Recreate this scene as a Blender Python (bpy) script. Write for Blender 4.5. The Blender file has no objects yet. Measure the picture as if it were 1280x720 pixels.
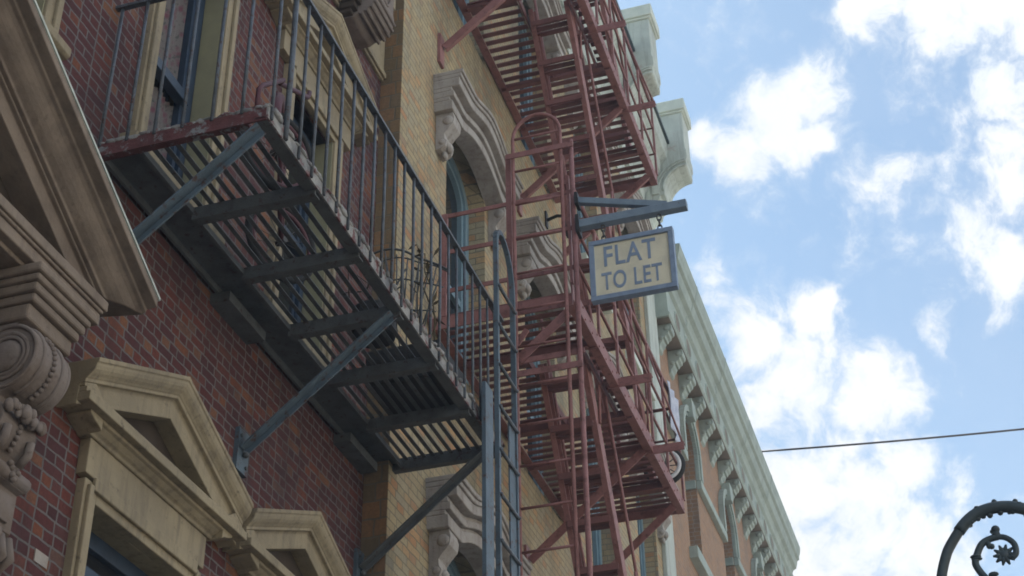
import bpy, bmesh, math, random
from mathutils import Vector, Matrix
random.seed(7)
S = bpy.context.scene
COL = S.collection
R = math.radians

# ------------------------------------------------------------------ materials
def new_mat(name):
    m = bpy.data.materials.new(name); m.use_nodes = True
    nt = m.node_tree; nt.nodes.clear()
    out = nt.nodes.new('ShaderNodeOutputMaterial'); b = nt.nodes.new('ShaderNodeBsdfPrincipled')
    nt.links.new(b.outputs[0], out.inputs[0])
    return m, nt, b

def N(nt, typ, **kw):
    n = nt.nodes.new(typ)
    for k, v in kw.items(): setattr(n, k, v)
    return n

def ramp(nt, src, stops, interp='LINEAR'):
    r = N(nt, 'ShaderNodeValToRGB'); r.color_ramp.interpolation = interp
    el = r.color_ramp.elements
    while len(el) < len(stops): el.new(.5)
    for e, (p, c) in zip(el, stops):
        e.position = p; e.color = (c, c, c, 1) if not hasattr(c, '__len__') else (*c, 1)
    nt.links.new(src, r.inputs[0]); return r.outputs[0]

def noise(nt, vec, scale, detail=4, rough=.55, dist=0):
    n = N(nt, 'ShaderNodeTexNoise'); n.inputs['Scale'].default_value = scale
    n.inputs['Detail'].default_value = detail; n.inputs['Roughness'].default_value = rough
    n.inputs['Distortion'].default_value = dist
    nt.links.new(vec, n.inputs['Vector']); return n.outputs['Fac']

def mix(nt, fac, a, b, mode='MIX'):
    m = N(nt, 'ShaderNodeMix', data_type='RGBA', blend_type=mode)
    for sock, v in ((m.inputs[0], fac), (m.inputs[6], a), (m.inputs[7], b)):
        if hasattr(v, 'is_output'): nt.links.new(v, sock)
        elif hasattr(v, '__len__'): sock.default_value = (*v, 1)
        else: sock.default_value = v
    return m.outputs[2]

def math_(nt, op, a, b=None, clamp=False):
    m = N(nt, 'ShaderNodeMath', operation=op); m.use_clamp = clamp
    for i, v in enumerate((a, b)):
        if v is None: continue
        if hasattr(v, 'is_output'): nt.links.new(v, m.inputs[i])
        else: m.inputs[i].default_value = v
    return m.outputs[0]

def bump(nt, bsdf, h, strength=.4, dist=.01):
    b = N(nt, 'ShaderNodeBump'); b.inputs['Strength'].default_value = strength; b.inputs['Distance'].default_value = dist
    nt.links.new(h, b.inputs['Height']); nt.links.new(b.outputs[0], bsdf.inputs['Normal'])

def pos(nt):
    return N(nt, 'ShaderNodeNewGeometry').outputs['Position']

def stretched(nt, v, sc):
    m = N(nt, 'ShaderNodeMapping'); m.inputs['Scale'].default_value = sc
    nt.links.new(v, m.inputs['Vector']); return m.outputs[0]

def plain(name, c1, c2, scale=5, lo=.4, hi=.62, rough=.7, spots=None, sscale=35, slo=.6, shi=.66,
          streak=None, bstr=.15, bscale=70, spec=.35, metallic=0):
    m, nt, b = new_mat(name); p = pos(nt)
    col = mix(nt, ramp(nt, noise(nt, p, scale, 6, .6), [(lo, 0), (hi, 1)]), c1, c2)
    if streak:
        s = noise(nt, stretched(nt, p, (9, 9, .9)), 1.6, 5, .6)
        col = mix(nt, ramp(nt, s, [(.5, 0), (.72, .75)]), col, streak)
    if spots:
        col = mix(nt, ramp(nt, noise(nt, p, sscale, 6, .65), [(slo, 0), (shi, 1)]), col, spots)
    nt.links.new(col, b.inputs['Base Color'])
    b.inputs['Roughness'].default_value = rough; b.inputs['Specular IOR Level'].default_value = spec
    b.inputs['Metallic'].default_value = metallic
    bump(nt, b, noise(nt, p, bscale, 5, .6), bstr, .01)
    return m

def brick(name, stops, mortar, bw, rh, ms, patch=None, dark=None, bstr=.7, off=.5, wob=.006):
    m, nt, b = new_mat(name); p = pos(nt)
    sx = N(nt, 'ShaderNodeSeparateXYZ'); nt.links.new(p, sx.inputs[0])
    nz = N(nt, 'ShaderNodeTexNoise'); nz.inputs['Scale'].default_value = 9; nz.inputs['Detail'].default_value = 3
    nt.links.new(p, nz.inputs['Vector'])
    w = math_(nt, 'MULTIPLY', math_(nt, 'SUBTRACT', nz.outputs['Fac'], .5), wob * 4)
    u = math_(nt, 'ADD', math_(nt, 'ADD', sx.outputs[0], sx.outputs[1]), w)
    v = math_(nt, 'ADD', sx.outputs[2], w)
    cb = N(nt, 'ShaderNodeCombineXYZ'); nt.links.new(u, cb.inputs[0]); nt.links.new(v, cb.inputs[1])
    t = N(nt, 'ShaderNodeTexBrick'); t.offset = off; t.offset_frequency = 2; t.squash = .52; t.squash_frequency = 2
    nt.links.new(cb.outputs[0], t.inputs['Vector'])
    for k, val in (('Color1', (0, 0, 0, 1)), ('Color2', (1, 1, 1, 1)), ('Mortar', (.5, .5, .5, 1)), ('Scale', 1), ('Mortar Size', ms),
                   ('Mortar Smooth', .25), ('Bias', 0), ('Brick Width', bw), ('Row Height', rh)):
        t.inputs[k].default_value = val
    col = ramp(nt, t.outputs['Color'], stops, 'LINEAR')
    grain = noise(nt, p, 45, 5, .65)
    col = mix(nt, ramp(nt, grain, [(.3, 0), (.75, .55)]), col, [c * .55 for c in stops[0][1]])
    if patch:
        col = mix(nt, ramp(nt, noise(nt, p, 1.3, 5, .65), [(.52, 0), (.68, .7)]), col, patch)
    col = mix(nt, t.outputs['Fac'], col, mix(nt, noise(nt, p, 6, 4), [c * .6 for c in mortar], [min(1, c * 1.35) for c in mortar]))
    if dark:
        s = noise(nt, stretched(nt, p, (1.3, 1.3, .35)), 1.5, 7, .68)
        col = mix(nt, ramp(nt, s, [(.5, 0), (.7, .8)]), col, dark)
    nt.links.new(col, b.inputs['Base Color'])
    b.inputs['Roughness'].default_value = .88; b.inputs['Specular IOR Level'].default_value = .25
    h = math_(nt, 'ADD', math_(nt, 'MULTIPLY', t.outputs['Fac'], -1), math_(nt, 'MULTIPLY', grain, .6))
    bump(nt, b, h, bstr, .012)
    return m

M = {}
M['red_brick'] = brick('red brick', [(.0, (.07, .03, .033)), (.25, (.108, .034, .032)), (.45, (.088, .035, .038)), (.62, (.155, .046, .034)), (.76, (.105, .048, .046)), (.88, (.185, .06, .034)), (.95, (.23, .10, .05)), (1, (.14, .08, .065))],
                       (.14, .13, .127), .176, .0665, .0068, dark=(.045, .028, .03), wob=.006)  # brick tones lowered to stand in for shade from something not modelled
M['yellow_brick'] = brick('buff brick', [(0, (0.367, 0.302, 0.185)), (.2, (0.462, 0.376, 0.229)), (.38, (0.389, 0.342, 0.242)), (.55, (0.504, 0.396, 0.229)), (.72, (0.420, 0.332, 0.198)), (.86, (0.536, 0.337, 0.172)), (.95, (0.493, 0.247, 0.119)), (1, (0.294, 0.272, 0.211))],
                          (0.221, 0.188, 0.132), .27, .0735, .007, patch=(0.389, 0.272, 0.154), dark=(0.158, 0.146, 0.107), bstr=.6, wob=.005)
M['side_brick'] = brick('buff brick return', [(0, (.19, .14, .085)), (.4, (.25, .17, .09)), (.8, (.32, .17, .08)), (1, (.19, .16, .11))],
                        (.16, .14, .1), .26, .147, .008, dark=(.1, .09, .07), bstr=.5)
M['brown_brick'] = brick('brown orange brick', [(0, (0.305, 0.171, 0.105)), (.4, (0.378, 0.217, 0.126)), (.75, (0.427, 0.231, 0.119)), (1, (0.268, 0.178, 0.126))],
                         (0.342, 0.290, 0.239), .205, .0735, .007, dark=(0.207, 0.165, 0.133), bstr=.4)
M['cream'] = plain('cream painted stone', (.315, .26, .168), (.235, .195, .13), 2.2, rough=.75, spots=(.13, .105, .07), sscale=17, slo=.58, shi=.74, streak=(.14, .115, .08), bstr=.4, bscale=38)
M['olive'] = plain('olive cream render', (0.264, 0.248, 0.152), (0.224, 0.212, 0.136), 4, rough=.8, spots=(0.120, 0.112, 0.080), sscale=60, slo=.64, shi=.7)
M['tan_stone'] = plain('weathered tan stone with painted shade', (0.224, 0.176, 0.135), (0.165, 0.128, 0.099), 4, rough=.8, spots=(0.112, 0.083, 0.066), sscale=22, slo=.6, shi=.75, streak=(0.125, 0.093, 0.073), bstr=.4, bscale=38)  # base lowered for shade of an unbuilt obstruction; spots and streaks are weathering
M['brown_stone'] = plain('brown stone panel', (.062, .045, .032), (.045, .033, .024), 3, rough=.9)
M['mauve_stone'] = plain('grey mauve stone', (.375, .345, .315), (.30, .27, .24), 4, rough=.85, spots=(.18, .145, .125), sscale=18, slo=.58, shi=.75, streak=(.2, .165, .15), bstr=.4, bscale=38)
M['rose_stone'] = plain('brown grey carved stone', (0.198, 0.163, 0.142), (0.145, 0.112, 0.090), 5, rough=.85, spots=(0.092, 0.068, 0.055), sscale=20, slo=.6, shi=.75, bstr=.4, bscale=38)
M['pale_stone'] = plain('pale grey render', (.50, .54, .49), (.42, .46, .42), 2.5, rough=.85, spots=(.38, .29, .25), sscale=4, slo=.6, shi=.72, streak=(.25, .265, .235), bstr=.4, bscale=38)
M['cap_stone'] = plain('pale coping', (.58, .62, .55), (.48, .53, .47), 4, rough=.8)
M['green_trim'] = plain('pale green painted trim', (.36, .415, .37), (.285, .33, .295), 3, rough=.7, spots=(.22, .27, .24), sscale=14, slo=.62, shi=.74, streak=(.26, .31, .28))
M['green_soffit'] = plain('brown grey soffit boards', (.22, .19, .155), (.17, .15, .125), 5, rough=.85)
M['blue_frame'] = plain('blue grey window paint', (.19, .28, .33), (.155, .235, .28), 6, rough=.5)
M['navy'] = plain('dark blue sash paint', (.028, .05, .085), (.02, .035, .06), 8, rough=.45)
M['iron_grey'] = plain('blue grey painted iron', (.10, .14, .175), (.075, .105, .13), 5, rough=.5, spots=(.075, .035, .025), sscale=17, slo=.56, shi=.66, bstr=.3)
M['iron_dark'] = plain('dark grimy iron', (.105, .116, .118), (.07, .076, .078), 7, rough=.6, spots=(.055, .035, .028), sscale=22, slo=.58, shi=.66, bstr=.3)
M['bar_iron'] = plain('worn grey bar iron', (.10, .12, .145), (.06, .07, .08), 12, rough=.45, spots=(.06, .03, .025), sscale=40, slo=.56, shi=.63, bstr=.3)
M['flaky'] = plain('flaking white and maroon paint', (.29, .285, .27), (.13, .135, .14), 7, rough=.75, spots=(.13, .05, .05), sscale=13, slo=.53, shi=.6, bstr=.7, bscale=40)
M['flaky_red'] = plain('maroon paint with flaking', (.125, .045, .046), (.09, .035, .035), 9, rough=.7, spots=(.2, .21, .215), sscale=15, slo=.54, shi=.62, bstr=.7, bscale=40)
M['red_iron'] = plain('red oxide iron', (.29, .135, .125), (.225, .098, .088), 6, rough=.6, spots=(.12, .05, .04), sscale=14, slo=.52, shi=.72, bstr=.2)
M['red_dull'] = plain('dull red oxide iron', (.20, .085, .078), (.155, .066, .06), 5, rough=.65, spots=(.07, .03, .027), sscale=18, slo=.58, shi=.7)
M['lamp_iron'] = plain('dark green grey cast iron', (.055, .078, .088), (.038, .055, .062), 8, rough=.45)
M['black'] = plain('black paint', (.014, .014, .015), (.022, .021, .02), 8, rough=.6)
M['maroon'] = plain('dark maroon paint', (.10, .03, .038), (.075, .024, .03), 9, rough=.45)
M['chain'] = plain('dull steel', (.1, .1, .1), (.07, .06, .05), 20, rough=.5, metallic=.6)
M['sign_blue'] = plain('sign blue paint', (.22, .285, .39), (.18, .24, .335), 14, rough=.6, spots=(.2, .12, .08), sscale=30, slo=.66, shi=.7)
M['arm_blue'] = plain('blue grey timber paint', (.19, .25, .31), (.155, .205, .26), 10, rough=.6, spots=(.09, .06, .05), sscale=35, slo=.64, shi=.68)
M['sign_cream'] = plain('sign cream paint', (.70, .645, .48), (.60, .555, .42), 6, rough=.6, spots=(.36, .31, .22), sscale=40, slo=.66, shi=.7)
M['leaf'] = plain('dead stems', (.10, .075, .04), (.06, .05, .03), 20, rough=.9)
M['cloth'] = plain('blue white cloth', (.55, .58, .66), (.42, .45, .55), 9, rough=.9)
M['rubber'] = plain('tyre rubber', (.02, .02, .02), (.03, .03, .03), 9, rough=.8)
M['white_paint'] = plain('white paint', (.7, .7, .7), (.58, .57, .56), 9, rough=.6)
M['asphalt'] = plain('worn street paving', (.10, .098, .095), (.08, .08, .078), 2, rough=.9)
M['pavement'] = plain('pavement concrete', (.33, .32, .30), (.27, .26, .245), 1.5, rough=.9)
M['stucco'] = plain('pale stucco', (.62, .56, .46), (.55, .5, .42), 1, rough=.9)
M['roof'] = plain('roof felt', (.09, .09, .09), (.07, .07, .07), 2, rough=.95)
M['dark_room'] = plain('dim interior', (.03, .027, .026), (.022, .02, .02), 3, rough=.95)

m, nt, b = new_mat('window glass'); b.inputs['Base Color'].default_value = (.012, .014, .018, 1)
b.inputs['Roughness'].default_value = .06; b.inputs['Specular IOR Level'].default_value = .6
bump(nt, b, noise(nt, pos(nt), 3, 2), .06, .02); M['glass'] = m
m, nt, b = new_mat('floral curtain'); p = pos(nt)
v = N(nt, 'ShaderNodeTexVoronoi'); v.inputs['Scale'].default_value = 14; nt.links.new(p, v.inputs['Vector'])
c = mix(nt, ramp(nt, v.outputs['Distance'], [(.2, 1), (.5, 0)]), (.17, .155, .15), (.16, .06, .085))
c = mix(nt, ramp(nt, noise(nt, p, 22, 4), [(.55, 0), (.62, 1)]), c, (.08, .085, .08))
nt.links.new(c, b.inputs['Base Color']); b.inputs['Roughness'].default_value = .95; M['curtain'] = m

# ------------------------------------------------------------------ mesh builder
class MB:
    def __init__(s): s.bm = bmesh.new()
    def box(s, x0, x1, y0, y1, z0, z1):
        vs = [s.bm.verts.new((x, y, z)) for x in (x0, x1) for y in (y0, y1) for z in (z0, z1)]
        for f in ((0, 1, 3, 2), (4, 6, 7, 5), (0, 4, 5, 1), (2, 3, 7, 6), (0, 2, 6, 4), (1, 5, 7, 3)):
            s.bm.faces.new([vs[i] for i in f])
        return s
    def prism(s, poly, a0, a1, axis='Y'):
        # poly in (X,Z) extruded along Y, in (Y,Z) along X, or in (X,Y) along Z
        def P(q, a):
            return (q[0], a, q[1]) if axis == 'Y' else ((a, q[0], q[1]) if axis == 'X' else (q[0], q[1], a))
        A = [s.bm.verts.new(P(q, a0)) for q in poly]; B = [s.bm.verts.new(P(q, a1)) for q in poly]
        n = len(poly)
        s.bm.faces.new(A); s.bm.faces.new(B[::-1])
        for i in range(n): s.bm.faces.new((A[i], A[(i + 1) % n], B[(i + 1) % n], B[i]))
        return s
    def bar(s, a, b, w, h, up=(0, 0, 1)):
        a, b = Vector(a), Vector(b); d = (b - a).normalized(); up = Vector(up)
        if abs(d.dot(up)) > .98: up = Vector((1, 0, 0))
        r = d.cross(up).normalized(); u = r.cross(d)
        vs = []
        for q in (a, b):
            for i, j in ((-1, -1), (1, -1), (1, 1), (-1, 1)): vs.append(s.bm.verts.new(q + r * (i * w / 2) + u * (j * h / 2)))
        for f in ((3, 2, 1, 0), (4, 5, 6, 7), (0, 1, 5, 4), (1, 2, 6, 5), (2, 3, 7, 6), (3, 0, 4, 7)): s.bm.faces.new([vs[i] for i in f])
        return s
    def tube(s, pts, r, n=8, closed=False):
        pts = [Vector(p) for p in pts]; k = len(pts); rings = []
        rr = r if hasattr(r, '__len__') else [r] * k
        ref = None
        for i, p in enumerate(pts):
            if closed: d = (pts[(i + 1) % k] - pts[i - 1]).normalized()
            else: d = (pts[min(i + 1, k - 1)] - pts[max(i - 1, 0)]).normalized()
            if ref is None:
                ref = Vector((0, 0, 1)) if abs(d.z) < .9 else Vector((1, 0, 0))
            x = (ref - d * ref.dot(d)).normalized(); ref = x; y = d.cross(x)
            rings.append([s.bm.verts.new(p + (x * math.cos(t) + y * math.sin(t)) * rr[i]) for t in [2 * math.pi * j / n for j in range(n)]])
        for i in range(k if closed else k - 1):
            A, B = rings[i], rings[(i + 1) % k]
            for j in range(n):
                f = s.bm.faces.new((A[j], A[(j + 1) % n], B[(j + 1) % n], B[j])); f.smooth = True
        if not closed: s.bm.faces.new(rings[0][::-1]); s.bm.faces.new(rings[-1])
        return s
    def ball(s, c, r, sc=(1, 1, 1), sub=2):
        mt = Matrix.Translation(c) @ Matrix.Diagonal((*[r * q for q in sc], 1))
        g = bmesh.ops.create_icosphere(s.bm, subdivisions=sub, radius=1, matrix=mt)
        for v_ in g['verts']:
            for f in v_.link_faces: f.smooth = True
        return s
    def build(s, name, mat_, parent=None, bev=0, loc=None, smooth=False):
        bmesh.ops.recalc_face_normals(s.bm, faces=s.bm.faces)
        me = bpy.data.meshes.new(name); s.bm.to_mesh(me); s.bm.free()
        me.materials.append(M[mat_] if isinstance(mat_, str) else mat_)
        o = bpy.data.objects.new(name, me); COL.objects.link(o)
        if parent: o.parent = parent; o.matrix_parent_inverse = Matrix.Translation(-world(parent))
        if bev:
            bv = o.modifiers.new('edge', 'BEVEL'); bv.width = bev; bv.segments = 2; bv.limit_method = 'ANGLE'
        return o

def world(o):
    v = Vector(o.location)
    return v  # things stand unrotated; parts keep world coordinates

def tag(o, label=None, cat=None, group=None, kind=None):
    if label: o['label'] = label
    if cat: o['category'] = cat
    if group: o['group'] = group
    if kind: o['kind'] = kind
    return o

def thing(name, loc, label, cat, group=None):
    o = bpy.data.objects.new(name, None); COL.objects.link(o); o.location = loc; o.empty_display_size = .2
    return tag(o, label, cat, group)

def arc(cx, cz, rx, rz, a0, a1, n):
    return [(cx + rx * math.cos(R(a0 + (a1 - a0) * i / n)), cz + rz * math.sin(R(a0 + (a1 - a0) * i / n))) for i in range(n + 1)]

# ------------------------------------------------------------------ ground
tag(MB().box(-600, 600, -600, 600, -.3, -.002).build('street_ground', 'asphalt'), kind='structure')
tag(MB().box(-60, 90, -5.2, -.05, 0, .13).build('pavement', 'pavement', bev=.02), kind='structure')
tag(MB().box(-60, 90, -22, -17.5, 0, .13).build('pavement', 'pavement', bev=.02), kind='structure')

# ------------------------------------------------------------------ unseen terrace added behind the camera to bounce sunlight onto the facades
op = thing('bounce_terrace', (12, -22, .13), 'unseen pale stucco terrace added across the street to bounce sunlight', 'building')
w = MB(); w.box(-30, 60, -30, -22, 0, 12.5); w.box(-30.2, 60.2, -22.5, -21.6, 12.0, 12.7); w.box(-30, 60, -22.08, -22, 4.2, 4.5)
w.build('wall', 'stucco', op)
for fl in (1.2, 5.2, 8.8):
    for i in range(28):
        x = -28.5 + 3.2 * i
        g = MB().box(x - .75, x + .75, -22.15, -21.94, fl - .1, fl + 2.3).build('window', 'white_paint', op)
        MB().box(x - .6, x + .6, -22.0, -21.93, fl + .05, fl + 2.15).build('window_pane', 'glass', g)
# ------------------------------------------------------------------ red brick building
red = thing('red_brick_building', (5, 0, 0), 'dark red brick building with cream pedimented windows on the left', 'building')
UX = (4.72, 6.57, 8.42)      # upper window centres
LX = (6.73, 8.58)            # lower window centres
XE = 9.766
w = MB()
def wall_row(x0, x1, z0, z1, wins, zs, zt, y0=0., y1=.35):
    e = x0
    for c, h in wins:
        w.box(e, c - h, y0, y1, z0, z1); w.box(c - h, c + h, y0, y1, z0, zs); w.box(c - h, c + h, y0, y1, zt, z1); e = c + h
    w.box(e, x1, y0, y1, z0, z1)
wall_row(-6, XE, 0, 6.7, [(c, .54) for c in LX], 3.0, 5.14)
wall_row(-6, XE, 6.7, 10.9, [(c, .42) for c in UX], 7.40, 9.46)
w.box(-6, XE, 0, .35, 10.9, 13.4)
w.build('wall', 'red_brick', red)
MB().box(-6, XE, .9, 9, 0, 13.3).build('building_core', 'dark_room', red)
MB().box(-6.2, XE - .01, -.1, 9.1, 13.4, 13.6).build('roof', 'roof', red)
f = MB().box(-6, XE - .004, -.03, 0, 10.905, 13.0); f.box(-6, XE - .006, -.055, -.03, 10.93, 10.985); f.box(-6, XE - .005, -.042, -.03, 10.985, 11.02)
f.box(-6, XE - .007, -.06, -.03, 11.62, 11.7)
f.build('frieze', 'cream', red, bev=.006)

def chev(mb, cx, h, ze, rise, d0, d1, y0, y1):
    mb.prism([(cx - h, ze - d0), (cx, ze + rise - d0), (cx + h, ze - d0), (cx + h, ze - d1), (cx, ze + rise - d1), (cx - h, ze - d1)], y0, y1)

def gable(mb, cx, h, ze, rise, prof, cut=9.):
    """sweep a closed (drop, y) profile over a gable: left end, apex, right end"""
    st = [(cx - h, ze), (cx, ze + rise), (cx + h, ze)]
    V = [[mb.bm.verts.new((x + (0 if x == cx else (-1 if x > cx else 1) * max(0, d - cut) * h / rise), y, z - (d if x == cx else min(d, cut + .002 * d)))) for d, y in prof] for x, z in st]
    n = len(prof)
    for a, b_ in ((0, 1), (1, 2)):
        for i in range(n):
            j = (i + 1) % n; mb.bm.faces.new((V[a][i], V[a][j], V[b_][j], V[b_][i]))
    mb.bm.faces.new(V[0]); mb.bm.faces.new(V[2][::-1])
PED = [(0, 0), (0, -.215), (.026, -.215), (.030, -.206), (.048, -.203), (.066, -.196), (.084, -.183), (.098, -.168), (.108, -.160), (.112, -.153), (.132, -.153), (.135, -.128), (.15, -.12), (.255, -.12), (.255, 0)]
HOOD = [(0, 0), (0, -.61), (.05, -.61), (.052, -.552), (.066, -.552), (.07, -.53), (.085, -.514), (.105, -.503), (.125, -.488), (.145, -.465), (.16, -.44), (.166, -.43), (.185, -.43), (.187, -.402), (.198, -.402), (.2, -.414), (.212, -.414), (.214, -.388), (.315, -.388), (.315, -.1), (.3, 0)]
def ped_window(cx, dz, ho, hin, zsill, full=True, curtain=False):
    """surround with jambs running back into the wall, pediment, sill, sash, glass"""
    s = MB(); ztop = 5.12 + dz
    for sg in (-1, 1):
        a, b_ = sorted((cx + sg * hin, cx + sg * ho)); s.box(a, b_, -.05, .02, zsill, ztop + .10)
        a, b_ = sorted((cx + sg * (hin + .06), cx + sg * (ho - .02))); s.box(a, b_, -.075, -.05, zsill + .002, ztop + .07)
        a, b_ = sorted((cx + sg * hin, cx + sg * (hin + .03))); s.box(a, b_, .02, .34, zsill, ztop + .03)
    s.box(cx - hin, cx + hin, -.05, .02, ztop, ztop + .1); s.box(cx - hin, cx + hin, .02, .34, ztop, ztop + .03)
    s.box(cx - hin - .06, cx + hin + .06, -.074, -.05, ztop + .05, ztop + .12)
    win = s.build('window', 'cream' if not curtain else 'cream', red, bev=.006)
    # pediment
    p = MB(); z = dz
    p.box(cx - .645, cx + .645, -.062, 0, 5.235 + z, 5.43 + z)
    def bed(x0, x1, sg=0):
        p.prism([(0, 5.43 + z), (-.075, 5.43 + z), (-.082, 5.445 + z), (-.10, 5.455 + z), (-.125, 5.475 + z), (-.145, 5.482 + z), (-.145, 5.50 + z), (0, 5.50 + z)], x0, x1, 'X')
    bed(cx - .68, cx + .68)
    for sg in (-1, 1):
        p.prism([(cx + sg * .68, 5.43 + z), (cx + sg * .70, 5.445 + z), (cx + sg * .76, 5.465 + z), (cx + sg * .80, 5.482 + z), (cx + sg * .80, 5.4995 + z), (cx + sg * .68, 5.4995 + z)], -.144, 0)
    p.box(cx - .898, cx + .898, -.19, 0, 5.50 + z, 5.55 + z)
    p.box(cx - .896, cx + .896, -.165, 0, 5.55 + z, 5.582 + z)
    ze = 5.735 + z; ri = .385
    gable(p, cx, .90, ze, ri, PED)
    for sg in (-1, 1):
        p.prism([(cx + sg * .8975, 5.5815 + z), (cx + sg * .8975, 5.6015 + z), (cx + sg * .80, 5.643 + z), (cx + sg * .70, 5.5815 + z)], -.1525, -.002)
    p.build('pediment', 'cream', win, bev=.005)
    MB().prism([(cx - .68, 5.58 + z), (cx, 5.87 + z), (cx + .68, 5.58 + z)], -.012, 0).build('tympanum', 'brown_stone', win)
    l = MB()
    for sg in (-1, 1):
        a, b_ = sorted((cx + sg * (hin - .002), cx + sg * (hin - .012))); l.box(a, b_, -.03, .13, zsill + .01, ztop)
    l.build('reveal', 'olive', win)
    MB().prism([(.3, zsill), (-.11, zsill - .015), (-.11, zsill - .07), (-.09, zsill - .085), (.3, zsill - .085)], cx - ho - .07, cx + ho + .07, 'X').build('sill', 'cream', win, bev=.006)
    # sash
    q = MB(); y0, y1 = .13, .19; zt = ztop - .002; zm = (zsill + ztop) / 2 - .06
    for sg in (-1, 1):
        a, b_ = sorted((cx + sg * (hin - .015), cx + sg * (hin - .075))); q.box(a, b_, y0, y1, zsill, zt)
        a, b_ = sorted((cx + sg * (hin - .075), cx + sg * (hin - .11))); q.box(a, b_, y0 + .03, y1 + .02, zsill, zt)
    q.box(cx - hin + .075, cx + hin - .075, y0, y1, zt - .09, zt); q.box(cx - hin + .075, cx + hin - .075, y0, y1, zsill, zsill + .09)
    q.box(cx - hin + .075, cx + hin - .075, y0 - .012, y1, zm - .045, zm + .035)
    q.build('sash', 'navy', win, bev=.004)
    if curtain:
        cu = MB(); n = 40; x0, x1 = cx - hin + .1, cx + hin - .1
        for z0_, z1_ in ((zsill + .05, zm - .05), (zm + .04, zt - .06)):
            vs = [[cu.bm.verts.new((x0 + (x1 - x0) * i / n, .225 + .014 * math.sin(i * 1.7) + .006 * math.sin(i * .6), zz)) for i in range(n + 1)] for zz in (z0_, z1_)]
            for i in range(n): cu.bm.faces.new((vs[0][i], vs[0][i + 1], vs[1][i + 1], vs[1][i]))
        cu.build('curtain', 'curtain', win)
        MB().box(cx - hin + .1, cx + hin - .1, .255, .27, zsill, zt).build('window_pane', 'glass', win)
    else:
        MB().box(cx - hin + .1, cx + hin - .1, .17, .175, zsill + .05, zt - .05).build('window_pane', 'glass', win)
    return win
for i, c in enumerate(UX): ped_window(c, 4.34, .50, .375, 7.40, curtain=(i != 2))
for c in LX: ped_window(c, 0, .62, .50, 3.0)

# door hood with scroll console
d = MB()
hx, hh, hz, hr = 4.1, 1.57, 5.90, .90
gable(d, hx, hh, hz, hr, HOOD, .07)
dh = d.build('door_hood', 'tan_stone', red, bev=.008)
MB().prism([(hx - hh, hz + .003), (hx, hz + hr + .003), (hx + hh + .012, hz - .004), (hx + hh + .012, hz + .012), (hx, hz + hr + .02), (hx - hh, hz + .018)], -.615, 0).build('flashing', 'pale_stone', dh)
d = MB(); rx = 5.42
for y, z0, z1, dx in ((.50, 5.69, 5.745, 0), (.488, 5.672, 5.69, .015), (.475, 5.61, 5.672, .02), (.43, 5.585, 5.61, .05)):
    d.box(2 * hx - rx + dx, rx - dx, -y, 0, z0, z1)
d.build('horizontal_cornice', 'tan_stone', dh, bev=.007)
MB().prism([(hx - 1.3, 5.745), (hx, 6.52), (hx + 1.3, 5.745)], -.25, 0).build('tympanum', 'brown_stone', dh)
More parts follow.
